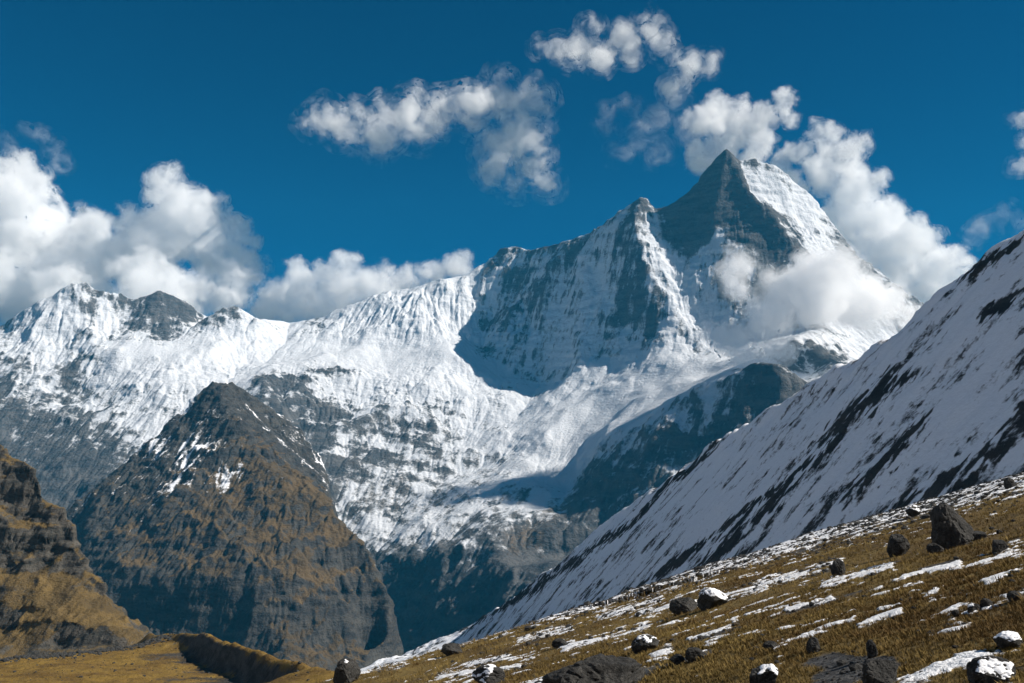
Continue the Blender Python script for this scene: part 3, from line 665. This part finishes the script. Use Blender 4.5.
def boulder(u, v, w, h, label, cap=0.0, seed=0, depth=0.9, sub=5, yaw=None, group=None, sink=0.24, cuts=11, tilt=0.0):
    """(u, v) is the middle of its foot, w and h its size, all as seen in the photo."""
    c = on_meadow(u, min(v, 720)); k = c[1] / FPX; rg = np.random.default_rng(500 + seed); w *= 1.14; h *= 1.2
    dims = (w * k / 2, w * k / 2 * depth, h * k / 2 * (1 + sink))
    V, F = rock_shape(rg, dims, sub, cuts)
    a = rg.uniform(-.5, .5) if yaw is None else yaw
    Rz = np.array([[math.cos(a), -math.sin(a), 0], [math.sin(a), math.cos(a), 0], [0, 0, 1]])
    V = V @ Rz.T; V[:, 2] += -0.27 * 0 + tilt * V[:, 0] + dims[2] * (1 - sink * 1.6)
    o = link('boulder', mesh_np('boulder', V, F, m_rock, False)); o.location = c + np.array([0, dims[1] * .6, 0])
    o.location.z = float(meadow_h(np.array([o.location.x]), np.array([o.location.y]))[0])
    prop(o, label, 'boulder', group)
    if cap > 0:
        tri = V[F]; nz = np.cross(tri[:, 1] - tri[:, 0], tri[:, 2] - tri[:, 0]); nz /= np.linalg.norm(nz, axis=1)[:, None] + 1e-9
        vn = np.zeros_like(V); [np.add.at(vn, F[:, q], nz) for q in range(3)]; vn /= np.linalg.norm(vn, axis=1)[:, None] + 1e-9
        vn = 0.0 * vn + vn
        m = sstep(.06, .28, fbm3(V / max(dims) * 1.3 + seed * 3.1, 3, .5, 17) + (cap - .42) * 1.1) * sstep(.45, .8, vn[:, 2] + 0.35 * fbm3(V / max(dims) * 2.5 + seed, 4, .6, 7)) * sstep(1 - cap - .25, 1 - cap + .15, (V[:, 2] - V[:, 2].min()) / np.ptp(V[:, 2]) + .25 * fbm3(V / max(dims) * 1.5 + seed + 9, 3, .6, 9))
        kf = (m[F] > 0.08).any(1); Fc = F[kf]
        lab = np.arange(len(V))
        for _q in range(400):
            mn = lab[Fc].min(1); l2 = lab.copy(); [np.minimum.at(l2, Fc[:, q], mn) for q in range(3)]; l2 = l2[l2]
            if (l2 == lab).all(): break
            lab = l2
        if not len(Fc): return o
        ids, cn = np.unique(lab[Fc[:, 0]], return_counts=True); Fc = Fc[lab[Fc[:, 0]] == ids[cn.argmax()]]
        used = np.unique(Fc); mp = -np.ones(len(V), int); mp[used] = np.arange(len(used))
        t = (m * dims[2] * .035 - .004 * dims[0])[used]
        top = V[used] + vn[used] * t[:, None] + np.array([0, 0, 1]) * (t * .6)[:, None]; bot = V[used] - vn[used] * (.02 * dims[0])
        Vc = np.concatenate([top, bot]); Fc2 = np.concatenate([mp[Fc], mp[Fc][:, ::-1] + len(used)])
        sc = link('snow_cap', mesh_np('snow_cap', Vc, Fc2, m_cap, True), o)
    return o
B = boulder
B(957, 547, 38, 38, 'largest dark angular boulder standing alone on the brown grass at the right', 0, 1, cuts=8)
B(937, 554, 15, 9, 'low dark boulder at the left foot of the largest standing boulder', .25, 2)
B(981, 540, 15, 7, 'flat dark stone just right of the largest standing boulder', 0, 3)
B(901, 556, 20, 18, 'blocky dark boulder left of the largest standing boulder', .12, 4, cuts=8)
B(840, 576, 13, 14, 'small upright boulder at the upper end of a long snow strip', .35, 5)
B(916, 516, 15, 9, 'wide boulder lying in the stony snow band above the grass', .6, 6)
B(1011, 488, 9, 9, 'dark rounded stone high in the stony snow band at the right edge', 0, 7)
B(686, 613, 26, 13, 'dark flat boulder without snow beside a snow capped one', 0, 8, cuts=7)
B(714, 608, 28, 17, 'snow capped boulder leaning against the dark flat one', .75, 9, tilt=.12)
B(646, 652, 24, 13, 'dark wedge boulder with a white snow lid above the big bottom boulder', .45, 10, tilt=.15)
B(678, 665, 14, 8, 'low brown stone in the grass, left one of a close pair', 0, 11)
B(695, 662, 18, 11, 'sloping dark stone in the grass, right one of a close pair', .15, 12)
B(596, 699, 98, 34, 'huge low dark boulder cut by the bottom edge of the meadow', 0, 13, sub=6, cuts=10, depth=.75, tilt=.08, sink=.3)
B(489, 686, 29, 16, 'snow covered boulder at the bottom edge left of the huge one', .55, 14)
B(345, 685, 24, 20, 'dark boulder at the lower left end of the meadow', .12, 15, cuts=7, yaw=.6)
B(452, 655, 22, 9, 'low dark boulder on the snow line at the left brow of the meadow', .15, 16)
B(766, 691, 27, 22, 'boulder with a bright snow cap at the bottom edge left of the grey scree', .5, 17)
B(886, 688, 32, 24, 'craggy dark boulder beside the white snow patch at the bottom', .0, 18, cuts=14)
B(996, 684, 42, 20, 'boulder patched with snow in the bottom right corner', .45, 19, sub=6, tilt=.12)
B(1015, 649, 24, 12, 'white snow topped slab at the right edge above the corner boulder', .8, 20)
B(1001, 553, 14, 10, 'dark stone lying in a snow patch below the largest boulder', 0, 21)
B(873, 658, 10, 14, 'small upright dark stone behind the grey scree', 0, 22, sub=4)
B(815, 654, 12, 12, 'pointed dark stone at the left end of the grey scree', .2, 29, sub=4)
B(958, 617, 9, 6, 'dark stone at the left end of the wide stony snow patch', 0, 23, sub=4)
B(976, 613, 12, 8, 'left one of two dark stones midway along the wide stony snow patch', .4, 24, sub=4)
B(988, 609, 11, 8, 'right one of two dark stones midway along the wide stony snow patch', 0, 25, sub=4)
B(1017, 601, 13, 8, 'largest black stone at the right end of the wide stony snow patch', 0, 26, sub=4)
B(772, 650, 13, 7, 'low stone half hidden in grass above the capped bottom boulder', 0, 27, sub=4)
B(560, 648, 14, 7, 'dark stone at the left end of the middle snow strip', .2, 28, sub=4)

# small loose stones
rg = np.random.default_rng(77); spots = []
while len(spots) < 170:
    u, v = rg.uniform(400, 1022), rg.uniform(490, 682)
    if v < 657 - 0.2775 * (u - 370) + 10: continue
    c = on_meadow(u, v); sn, stn, bd, pm = (q[0] for q in cover(*[np.array([t]) for t in (c[0], c[1], c[2], -50.0)]))
    if rg.random() > 0.12 + 0.9 * max(bd, pm): continue
    spots.append((c, rg.uniform(3.0, 7.0) * c[1] / FPX))
protos = []
for k in range(6):
    V, F = rock_shape(np.random.default_rng(900 + k), (.5, .45, .36), 3, 9, .08); protos.append(mesh_np('stone', V + [0, 0, .18], F, m_rock, False))
for i, (c, w) in enumerate(spots):
    o = link('stone', protos[i % 6]); o.location = c; o.scale = (w, w, w * rg.uniform(.7, 1.1)); o.rotation_euler = (0, 0, rg.uniform(0, 6.28))
    prop(o, 'small dark stone among the snow patches and grass', 'stone', 'small stones on the meadow')

# countless rubble in the stony band under the snow slope
def scatter(n, seed, rmin, rmax, dens):
    g_ = np.random.default_rng(seed); a = g_.uniform(R(-15), R(34), n); r = rmin * (rmax / rmin) ** g_.random(n)
    x, y = r * np.sin(a), r * np.cos(a); z = meadow_h(x, y); br = meadow_drop(x, y)
    sn, stn, bd, pm = cover(x, y, z, br); keep = (g_.random(n) < dens(sn, stn, bd, pm)) & (br < 12)
    return x[keep], y[keep], z[keep], g_
def merged(name, shapes, x, y, z, sc, g_, mat, sq=1.0):
    Vs, Fs, o = [], [], 0
    for q, (V, F) in enumerate(shapes):
        i = np.arange(q, len(x), len(shapes)); a = g_.uniform(0, 6.28, len(i)); c_, s_ = np.cos(a)[:, None], np.sin(a)[:, None]
        k = sc[i][:, None]; vx, vy, vz = V[:, 0][None] * k, V[:, 1][None] * k, V[:, 2][None] * k
        W = np.stack([vx * c_ - vy * s_ + x[i][:, None], vx * s_ + vy * c_ + y[i][:, None], vz * sq + z[i][:, None]], -1).reshape(-1, 3)
        Vs.append(W); Fs.append((F[None] + (np.arange(len(i)) * len(V))[:, None, None]).reshape(-1, 3) + o); o += len(W)
    return mesh_np(name, np.concatenate(Vs), np.concatenate(Fs), mat, False)
x, y, z, g_ = scatter(150000, 31, 60, 380, lambda s_, t_, b_, p_: .16 * b_ + .10 * p_ * (s_ > .25))
shapes = [rock_shape(np.random.default_rng(950 + k), (.5, .45, .36), 1, 5, 0) for k in range(8)]
sc = (y * np.exp(g_.normal(0, .45, len(x))) * 2.6 / FPX).clip(.12, 1.8)
prop(link('rubble', merged('rubble', shapes, x, y, z + .05 * sc, sc, g_, m_rock)), 'dark rubble strewn over the snow band below the slope', 'rubble', kind='stuff')
x, y, z, g_ = scatter(26000, 33, 11, 90, lambda s_, t_, b_, p_: .10 * p_ + .5 * (t_ < .45))
sc = (y * np.exp(g_.normal(0, .5, len(x))) * 2.4 / FPX).clip(.03, .5)
prop(link('gravel', merged('gravel', shapes, x, y, z + .04 * sc, sc, g_, m_rock)), 'grey gravel and broken stone between the grass and snow', 'gravel', kind='stuff')

# dark stone pile between the moraine and the cliff
g_ = np.random.default_rng(35); n = 1500; t_ = g_.random(n)
la = np.array([P(12, 662, 715), P(60, 657, 738), P(125, 649, 795), P(160, 640, 850)]); tt = t_ * 2.999; i_ = tt.astype(int); fr = (tt - i_)[:, None]
xy = la[i_, :2] * (1 - fr) + la[i_ + 1, :2] * fr + g_.normal(0, 9, (n, 2)); z = bil(MOR.h, (xy[:, 0] - MOR.x0) / MOR.c, (xy[:, 1] - MOR.y0) / MOR.c)
sc = np.exp(g_.normal(.55, .5, n)).clip(.6, 5)
prop(link('stone_pile', merged('stone_pile', shapes, xy[:, 0], xy[:, 1], z + .1 * sc, sc, g_, m_rock)), 'dark rubble heaped between the golden moraine and the cliff', 'rubble', kind='stuff')
n = 2200; x = g_.uniform(-420, -60, n); y = g_.uniform(300, 900, n); z = bil(MOR.h, (x - MOR.x0) / MOR.c, (y - MOR.y0) / MOR.c); sc = np.exp(g_.normal(-.35, .5, n)).clip(.3, 2.5)
prop(link('loose_stones', merged('loose_stones', shapes, x, y, z + .1 * sc, sc, g_, m_rock)), 'stones scattered thinly over the golden moraine', 'stones', kind='stuff')

# tufts of dry grass
m_grass, nt, n_, l_ = nodes('dry_grass'); g = G(nt)
t_ = g.attr('tint'); c_ = g.mix(t_, (.08, .056, .018), (.28, .20, .068))
g.bsdf(g.mix(g.ramp(g.noise(g.pos(), .12, 3, .6), .4, .65), c_, (.10, .062, .022)), 0.9, None, 0.1)
def tufts(n, seed, rmin, rmax, blades, px, hmax):
    x, y, z, g_ = scatter(n, seed, rmin, rmax, lambda s_, t_, b_, p_: np.where((s_ < .44) & (t_ > .5), 1.0, 0.0))
    m = len(x); K = blades
    size = (np.hypot(x, y) * px / FPX).clip(.04, hmax) * np.exp(g_.normal(0, .3, m))
    X0 = np.repeat(x, K); Y0 = np.repeat(y, K); Z0 = np.repeat(z, K); S = np.repeat(size, K); N = m * K
    a = g_.uniform(0, 6.283, N); lean = g_.uniform(.15, .95, N); rad = g_.uniform(0, .5, N) * S; L = S * g_.uniform(.6, 1.15, N)
    bx = X0 + np.cos(a) * rad; by = Y0 + np.sin(a) * rad; w = S * .07
    tx = bx + np.cos(a) * L * lean - .25 * L; ty = by + np.sin(a) * L * lean; tz = Z0 + L * np.sqrt(1 - (lean * .8) ** 2)
    px_, py_ = -np.sin(a) * w, np.cos(a) * w
    mx, my, mz = (bx * .45 + tx * .55), (by * .45 + ty * .55), Z0 * .35 + tz * .65
    V = np.stack([np.stack([bx - px_, by - py_, Z0 - .02], 1), np.stack([bx + px_, by + py_, Z0 - .02], 1), np.stack([mx + px_ * .7, my + py_ * .7, mz], 1), np.stack([mx - px_ * .7, my - py_ * .7, mz], 1), np.stack([tx, ty, tz], 1)], 1).reshape(-1, 3)
    b0 = np.arange(N) * 5
    F = np.concatenate([np.stack([b0, b0 + 1, b0 + 2], 1), np.stack([b0, b0 + 2, b0 + 3], 1), np.stack([b0 + 3, b0 + 2, b0 + 4], 1)])
    cl_ = .5 + .9 * fbm2(x / 1.6, y / 1.6, 4, gain=.6, seed=231) + .6 * fbm2(x / 11, y / 9, 3, seed=232)
    tint = np.repeat(np.clip(np.repeat(cl_ + g_.normal(0, .12, m), K) + g_.normal(0, .15, N), 0, 1), 5)
    return V, F, tint
parts = [tufts(72000, 41, 7.5, 45, 9, 2.8, .09), tufts(50000, 43, 40, 300, 5, 1.9, .30)]
Vg = np.concatenate([q[0] for q in parts]); Fg = np.concatenate([parts[0][1], parts[1][1] + len(parts[0][0])]); Tg = np.concatenate([q[2] for q in parts])
prop(link('grass', mesh_np('grass', Vg, Fg, m_grass, False, {'tint': Tg})), 'short dry golden brown grass covering the meadow', 'grass', kind='stuff')

# ------------------------------------------------------------------ unseen snow peaks behind and beside the viewer, added for bounce light
M_RING = terrain_mat('ring_rock_and_snow', 60, (.06, .06, .065), (.11, .108, .105), (.14, .11, .07), (.10, .08, .06))
ra = np.linspace(R(-42), R(-318), 260); rd = np.linspace(1500, 9000, 120)
AA, DD = np.meshgrid(ra, rd)
X, Y = DD * np.sin(AA), DD * np.cos(AA)
prof = np.interp(DD, [1500, 2600, 5200, 6400, 9000], [-900, -500, 1500, 2100, -900])
soft = sstep(R(-42), R(-70), AA) * sstep(R(-318), R(-290), AA)
H = prof * (0.75 + 0.3 * fbm2(AA * 3, DD / 4000, 3, seed=401)) + (ridged2(X / 1500, Y / 1500, 5, seed=403) - .4) * 700
H = -1300 + (H + 1300) * soft
me = grid_mesh('bounce_mountains', X, Y, H, M_RING, {'snow': 0.55 + .4 * fbm2(X / 500, Y / 500, 4, seed=405) + (H - 300) / 2500, 'earth': np.zeros_like(H)})  # snow cover set by how much sunlight it bounces into the shade
prop(link('bounce_mountains', me), 'unseen snow peaks behind the viewer, added to bounce sunlight', 'mountain', kind='structure')

# ------------------------------------------------------------------ valley floor under everything
V = [(-30000, -20000, -1500), (30000, -20000, -1500), (30000, 40000, -1500), (-30000, 40000, -1500)]
me = mesh_np('valley_floor', V, [(0, 1, 2, 3)], M_SPUR, False, {'snow': [0] * 4, 'earth': [.3] * 4})
prop(link('valley_floor', me), 'dark valley floor far below the slopes', 'valley floor', kind='structure')

# ------------------------------------------------------------------ haze and clouds
def box_mesh(name, a, b, mat):
    x0, y0, z0 = a; x1, y1, z1 = b
    V = [(x0, y0, z0), (x1, y0, z0), (x1, y1, z0), (x0, y1, z0), (x0, y0, z1), (x1, y0, z1), (x1, y1, z1), (x0, y1, z1)]
    return mesh_np(name, V, [(3, 2, 1, 0), (4, 5, 6, 7), (0, 1, 5, 4), (1, 2, 6, 5), (2, 3, 7, 6), (3, 0, 4, 7)], mat, False)
def volume_mat(name, color, density, aniso=0.0, noise=None):
    m, nt, n, l = nodes(name); g = G(nt)
    v = n.new('ShaderNodeVolumePrincipled'); v.inputs['Color'].default_value = (*color, 1); v.inputs['Anisotropy'].default_value = aniso
    v.inputs['Density'].default_value = density
    if noise:
        sc, lo, hi, det = noise
        d = g.ramp(g.noise(g.pos(), 1 / sc, det, 0.62, 0.6), lo, hi)
        l.new(g.math('MULTIPLY', d, density), v.inputs['Density'])
    o = n.new('ShaderNodeOutputMaterial'); l.new(v.outputs[0], o.inputs['Volume'])
    if noise: m.cycles.volume_step_rate = 0.25
    return m
HAZE = volume_mat('haze', (.05, .56, 1.0), 1.5e-5, 0.0)
prop(link('haze', box_mesh('haze', (-7000, -300, -1501), (6500, 11800, 3050), HAZE)), 'thin blue air between the near slopes and the far mountains', 'haze', kind='stuff')

_ico = None
def ico():
    global _ico
    if _ico is None:
        import bmesh
        bm = bmesh.new(); bmesh.ops.create_icosphere(bm, subdivisions=2, radius=1.0)
        bm.verts.ensure_lookup_table()
        _ico = (np.array([v.co[:] for v in bm.verts]), np.array([[v.index for v in f_.verts] for f_ in bm.faces])); bm.free()
    return _ico
def cloud(label, puffs, Y, layers, seed, kids=7, vox=None, group=None):
    rg = np.random.default_rng(seed); S = []
    for u, v, r in puffs:
        y = Y + rg.normal() * r * Y / FPX * 0.5; c = np.array(P(u, v, y)); rad = r * y / FPX
        S.append((c, rad * 0.82))
        for k in range(kids):
            d = rg.normal(size=3); d /= np.linalg.norm(d); d[2] = d[2] * .8 + .12
            r2 = rad * rg.uniform(.28, .5); c2 = c + d * rad * 0.78
            S.append((c2, r2))
            for q in range(4):
                d2 = d + rg.normal(size=3) * .7; d2 /= np.linalg.norm(d2); S.append((c2 + d2 * r2 * .8, r2 * rg.uniform(.3, .5)))
    iv, if_ = ico(); V = np.concatenate([c + iv * r for c, r in S]); F = np.concatenate([if_ + k * len(iv) for k in range(len(S))])
    me = mesh_np('cloud', V, F, None, False); tmp = link('cloud', me)
    rad0 = np.median([p[2] for p in puffs]) * Y / FPX
    md = tmp.modifiers.new('union', 'REMESH'); md.mode = 'VOXEL'; md.voxel_size = vox or 1.5 * Y / FPX
    dg = bpy.context.evaluated_depsgraph_get(); ev = tmp.evaluated_get(dg); me2 = bpy.data.meshes.new_from_object(ev)
    bpy.data.objects.remove(tmp)
    n = len(me2.vertices); co = np.empty(n * 3, np.float32); me2.vertices.foreach_get('co', co); co = co.reshape(-1, 3).astype(float)
    no = np.empty(n * 3, np.float32); me2.vertices.foreach_get('normal', no); no = no.reshape(-1, 3)
    q = co / (rad0 * 0.9) + seed * 7.3
    w = np.abs(fbm3(q * 1.2, 5, 0.6, seed)); f1 = fbm3(q * 4.5, 4, 0.65, seed + 5)
    warp = np.stack([fbm3(q * 1.4 + 31.7 * k, 4, 0.55, seed + 9 + k) for k in range(3)], 1) * rad0 * 0.35
    bm_f = np.empty(len(me2.loops), np.int32); me2.loops.foreach_get('vertex_index', bm_f); F = bm_f.reshape(-1, 4)
    Vs, Fs, mi = [], [], []
    for k, (off, amp, mt) in enumerate(layers):
        Vs.append(co + no * ((off + amp * ((0.35 - 1.5 * w) + 0.9 * f1)) * rad0)[:, None] + warp); Fs.append(F + n * k); mi.append(k)
    bpy.data.meshes.remove(me2)
    me = mesh_np('cloud', np.concatenate(Vs), np.concatenate(Fs), None)
    for _o, _a, mt in layers: me.materials.append(mt)
    me.polygons.foreach_set('material_index', np.repeat(mi, len(F)).astype(np.int32))
    return prop(link('cloud', me), label, 'cloud', group)
_w = (.999, .999, .999)
CUM = ((.22, .10, volume_mat('cloud_fringe', _w, .0045, 0.0, (230, .50, .74, 7))), (.08, .20, volume_mat('cloud_edge', _w, .0040, 0.0, (230, .42, .62, 7))), (-.12, .30, volume_mat('cloud_heart', _w, .0026, 0.0)))
WISP = ((.75, .05, volume_mat('wisp_fringe', _w, .0022, 0.0, (300, .50, .80, 8))), (.34, .10, volume_mat('wisp_edge', _w, .0030, 0.0, (300, .46, .72, 8))), (-.02, .14, volume_mat('wisp_heart', _w, .0042, 0.0, (340, .38, .66, 8))))
VEIL = ((.50, .06, volume_mat('veil_fringe', _w, .0008, 0.0, (330, .50, .78, 8))), (.10, .10, volume_mat('veil_heart', _w, .0011, 0.0, (330, .44, .72, 8))))
MIST = ((.40, .06, volume_mat('mist_fringe', _w, .005, 0.0, (300, .45, .75, 7))), (.12, .10, volume_mat('mist_edge', _w, .006, 0.0, (300, .38, .66, 7))), (-.15, .14, volume_mat('mist_heart', _w, .008, 0.0, (300, .30, .56, 7))))
cloud('billowing white cumulus bank behind the left snow peaks', [(10, 180, 28), (20, 165, 16), (32, 188, 26), (5, 225, 48), (45, 238, 42), (95, 226, 20), (85, 252, 38), (140, 256, 42), (165, 186, 20), (185, 208, 28), (205, 216, 24), (175, 232, 42), (215, 250, 34), (245, 266, 20), (232, 285, 28), (150, 290, 40), (60, 290, 45), (10, 290, 45), (-30, 240, 50), (270, 303, 22), (200, 296, 26), (225, 306, 20)], 12300, CUM, 1)
cloud('low white cloud bank resting along the snowy ridge left of centre', [(300, 290, 26), (325, 276, 18), (345, 267, 20), (340, 297, 28), (375, 290, 23), (385, 272, 11), (402, 285, 20), (430, 277, 16), (452, 267, 16), (465, 262, 9), (290, 307, 22), (315, 306, 24), (268, 312, 16)], 12000, CUM, 2)
cloud('long white cloud floating alone in the middle of the sky', [(310, 125, 9), (330, 119, 16), (350, 128, 18), (385, 126, 22), (378, 140, 16), (415, 121, 24), (440, 113, 20), (470, 109, 24), (500, 103, 22), (525, 106, 20), (520, 135, 26), (500, 146, 22), (530, 165, 20), (515, 184, 11), (497, 170, 16), (545, 184, 10)], 12500, WISP, 3)
cloud('torn white wisps high above the pyramid summit', [(540, 48, 9), (552, 50, 12), (568, 52, 16), (586, 46, 18), (590, 28, 12), (602, 60, 15), (612, 48, 11), (625, 38, 15), (630, 54, 12), (645, 18, 8), (650, 32, 12), (660, 44, 14), (672, 58, 11), (690, 66, 13), (708, 66, 11), (670, 88, 11), (682, 80, 9)], 12500, WISP, 4)
cloud('thin grey blue veil of vapour left of the pyramid summit', [(610, 125, 16), (625, 112, 14), (640, 135, 18), (655, 120, 16), (660, 150, 18), (680, 100, 14), (690, 130, 16), (620, 150, 14)], 12400, VEIL, 14)
cloud('thin wisp curling up at the upper left edge over the cloud bank', [(8, 145, 12), (25, 138, 13), (42, 140, 14), (55, 150, 13), (62, 165, 10)], 12400, VEIL, 15)
cloud('pale wisp beside the right edge above the snow slope', [(975, 236, 12), (990, 226, 15), (1006, 220, 14), (1022, 226, 14)], 12400, VEIL, 16)
cloud('faint mist touching the left edge above the layered cliff', [(-6, 415, 18), (8, 428, 13), (-2, 398, 14)], 6300, VEIL, 18)
cloud('scrap of white cloud cut by the upper right edge', [(1026, 120, 12), (1022, 165, 9), (1030, 142, 12)], 12400, WISP, 17)
cloud('white cloud rising directly behind the pyramid summit', [(705, 120, 20), (720, 110, 18), (740, 126, 24), (760, 116, 18), (785, 101, 15), (790, 120, 11), (700, 160, 18), (722, 150, 20), (762, 145, 16), (775, 182, 20), (782, 160, 14), (750, 162, 15)], 12000, CUM, 5)
cloud('tall white cumulus leaning on the right shoulder of the peak', [(800, 152, 12), (812, 168, 15), (797, 186, 13), (778, 176, 12), (825, 136, 16), (840, 156, 24), (825, 176, 23), (855, 190, 28), (850, 222, 34), (885, 221, 28), (890, 252, 34), (915, 241, 22), (930, 270, 34), (956, 259, 16), (900, 292, 30), (940, 297, 25), (962, 282, 16)], 11900, CUM, 6)
cloud('bright mist drifting across the lower face of the peak', [(740, 270, 20), (735, 290, 18), (775, 302, 30), (820, 296, 40), (860, 302, 36), (890, 310, 24), (820, 272, 22), (850, 277, 22), (908, 312, 15), (770, 328, 24), (730, 345, 20), (745, 360, 18), (715, 335, 14), (775, 348, 18)], 6700, MIST, 7)
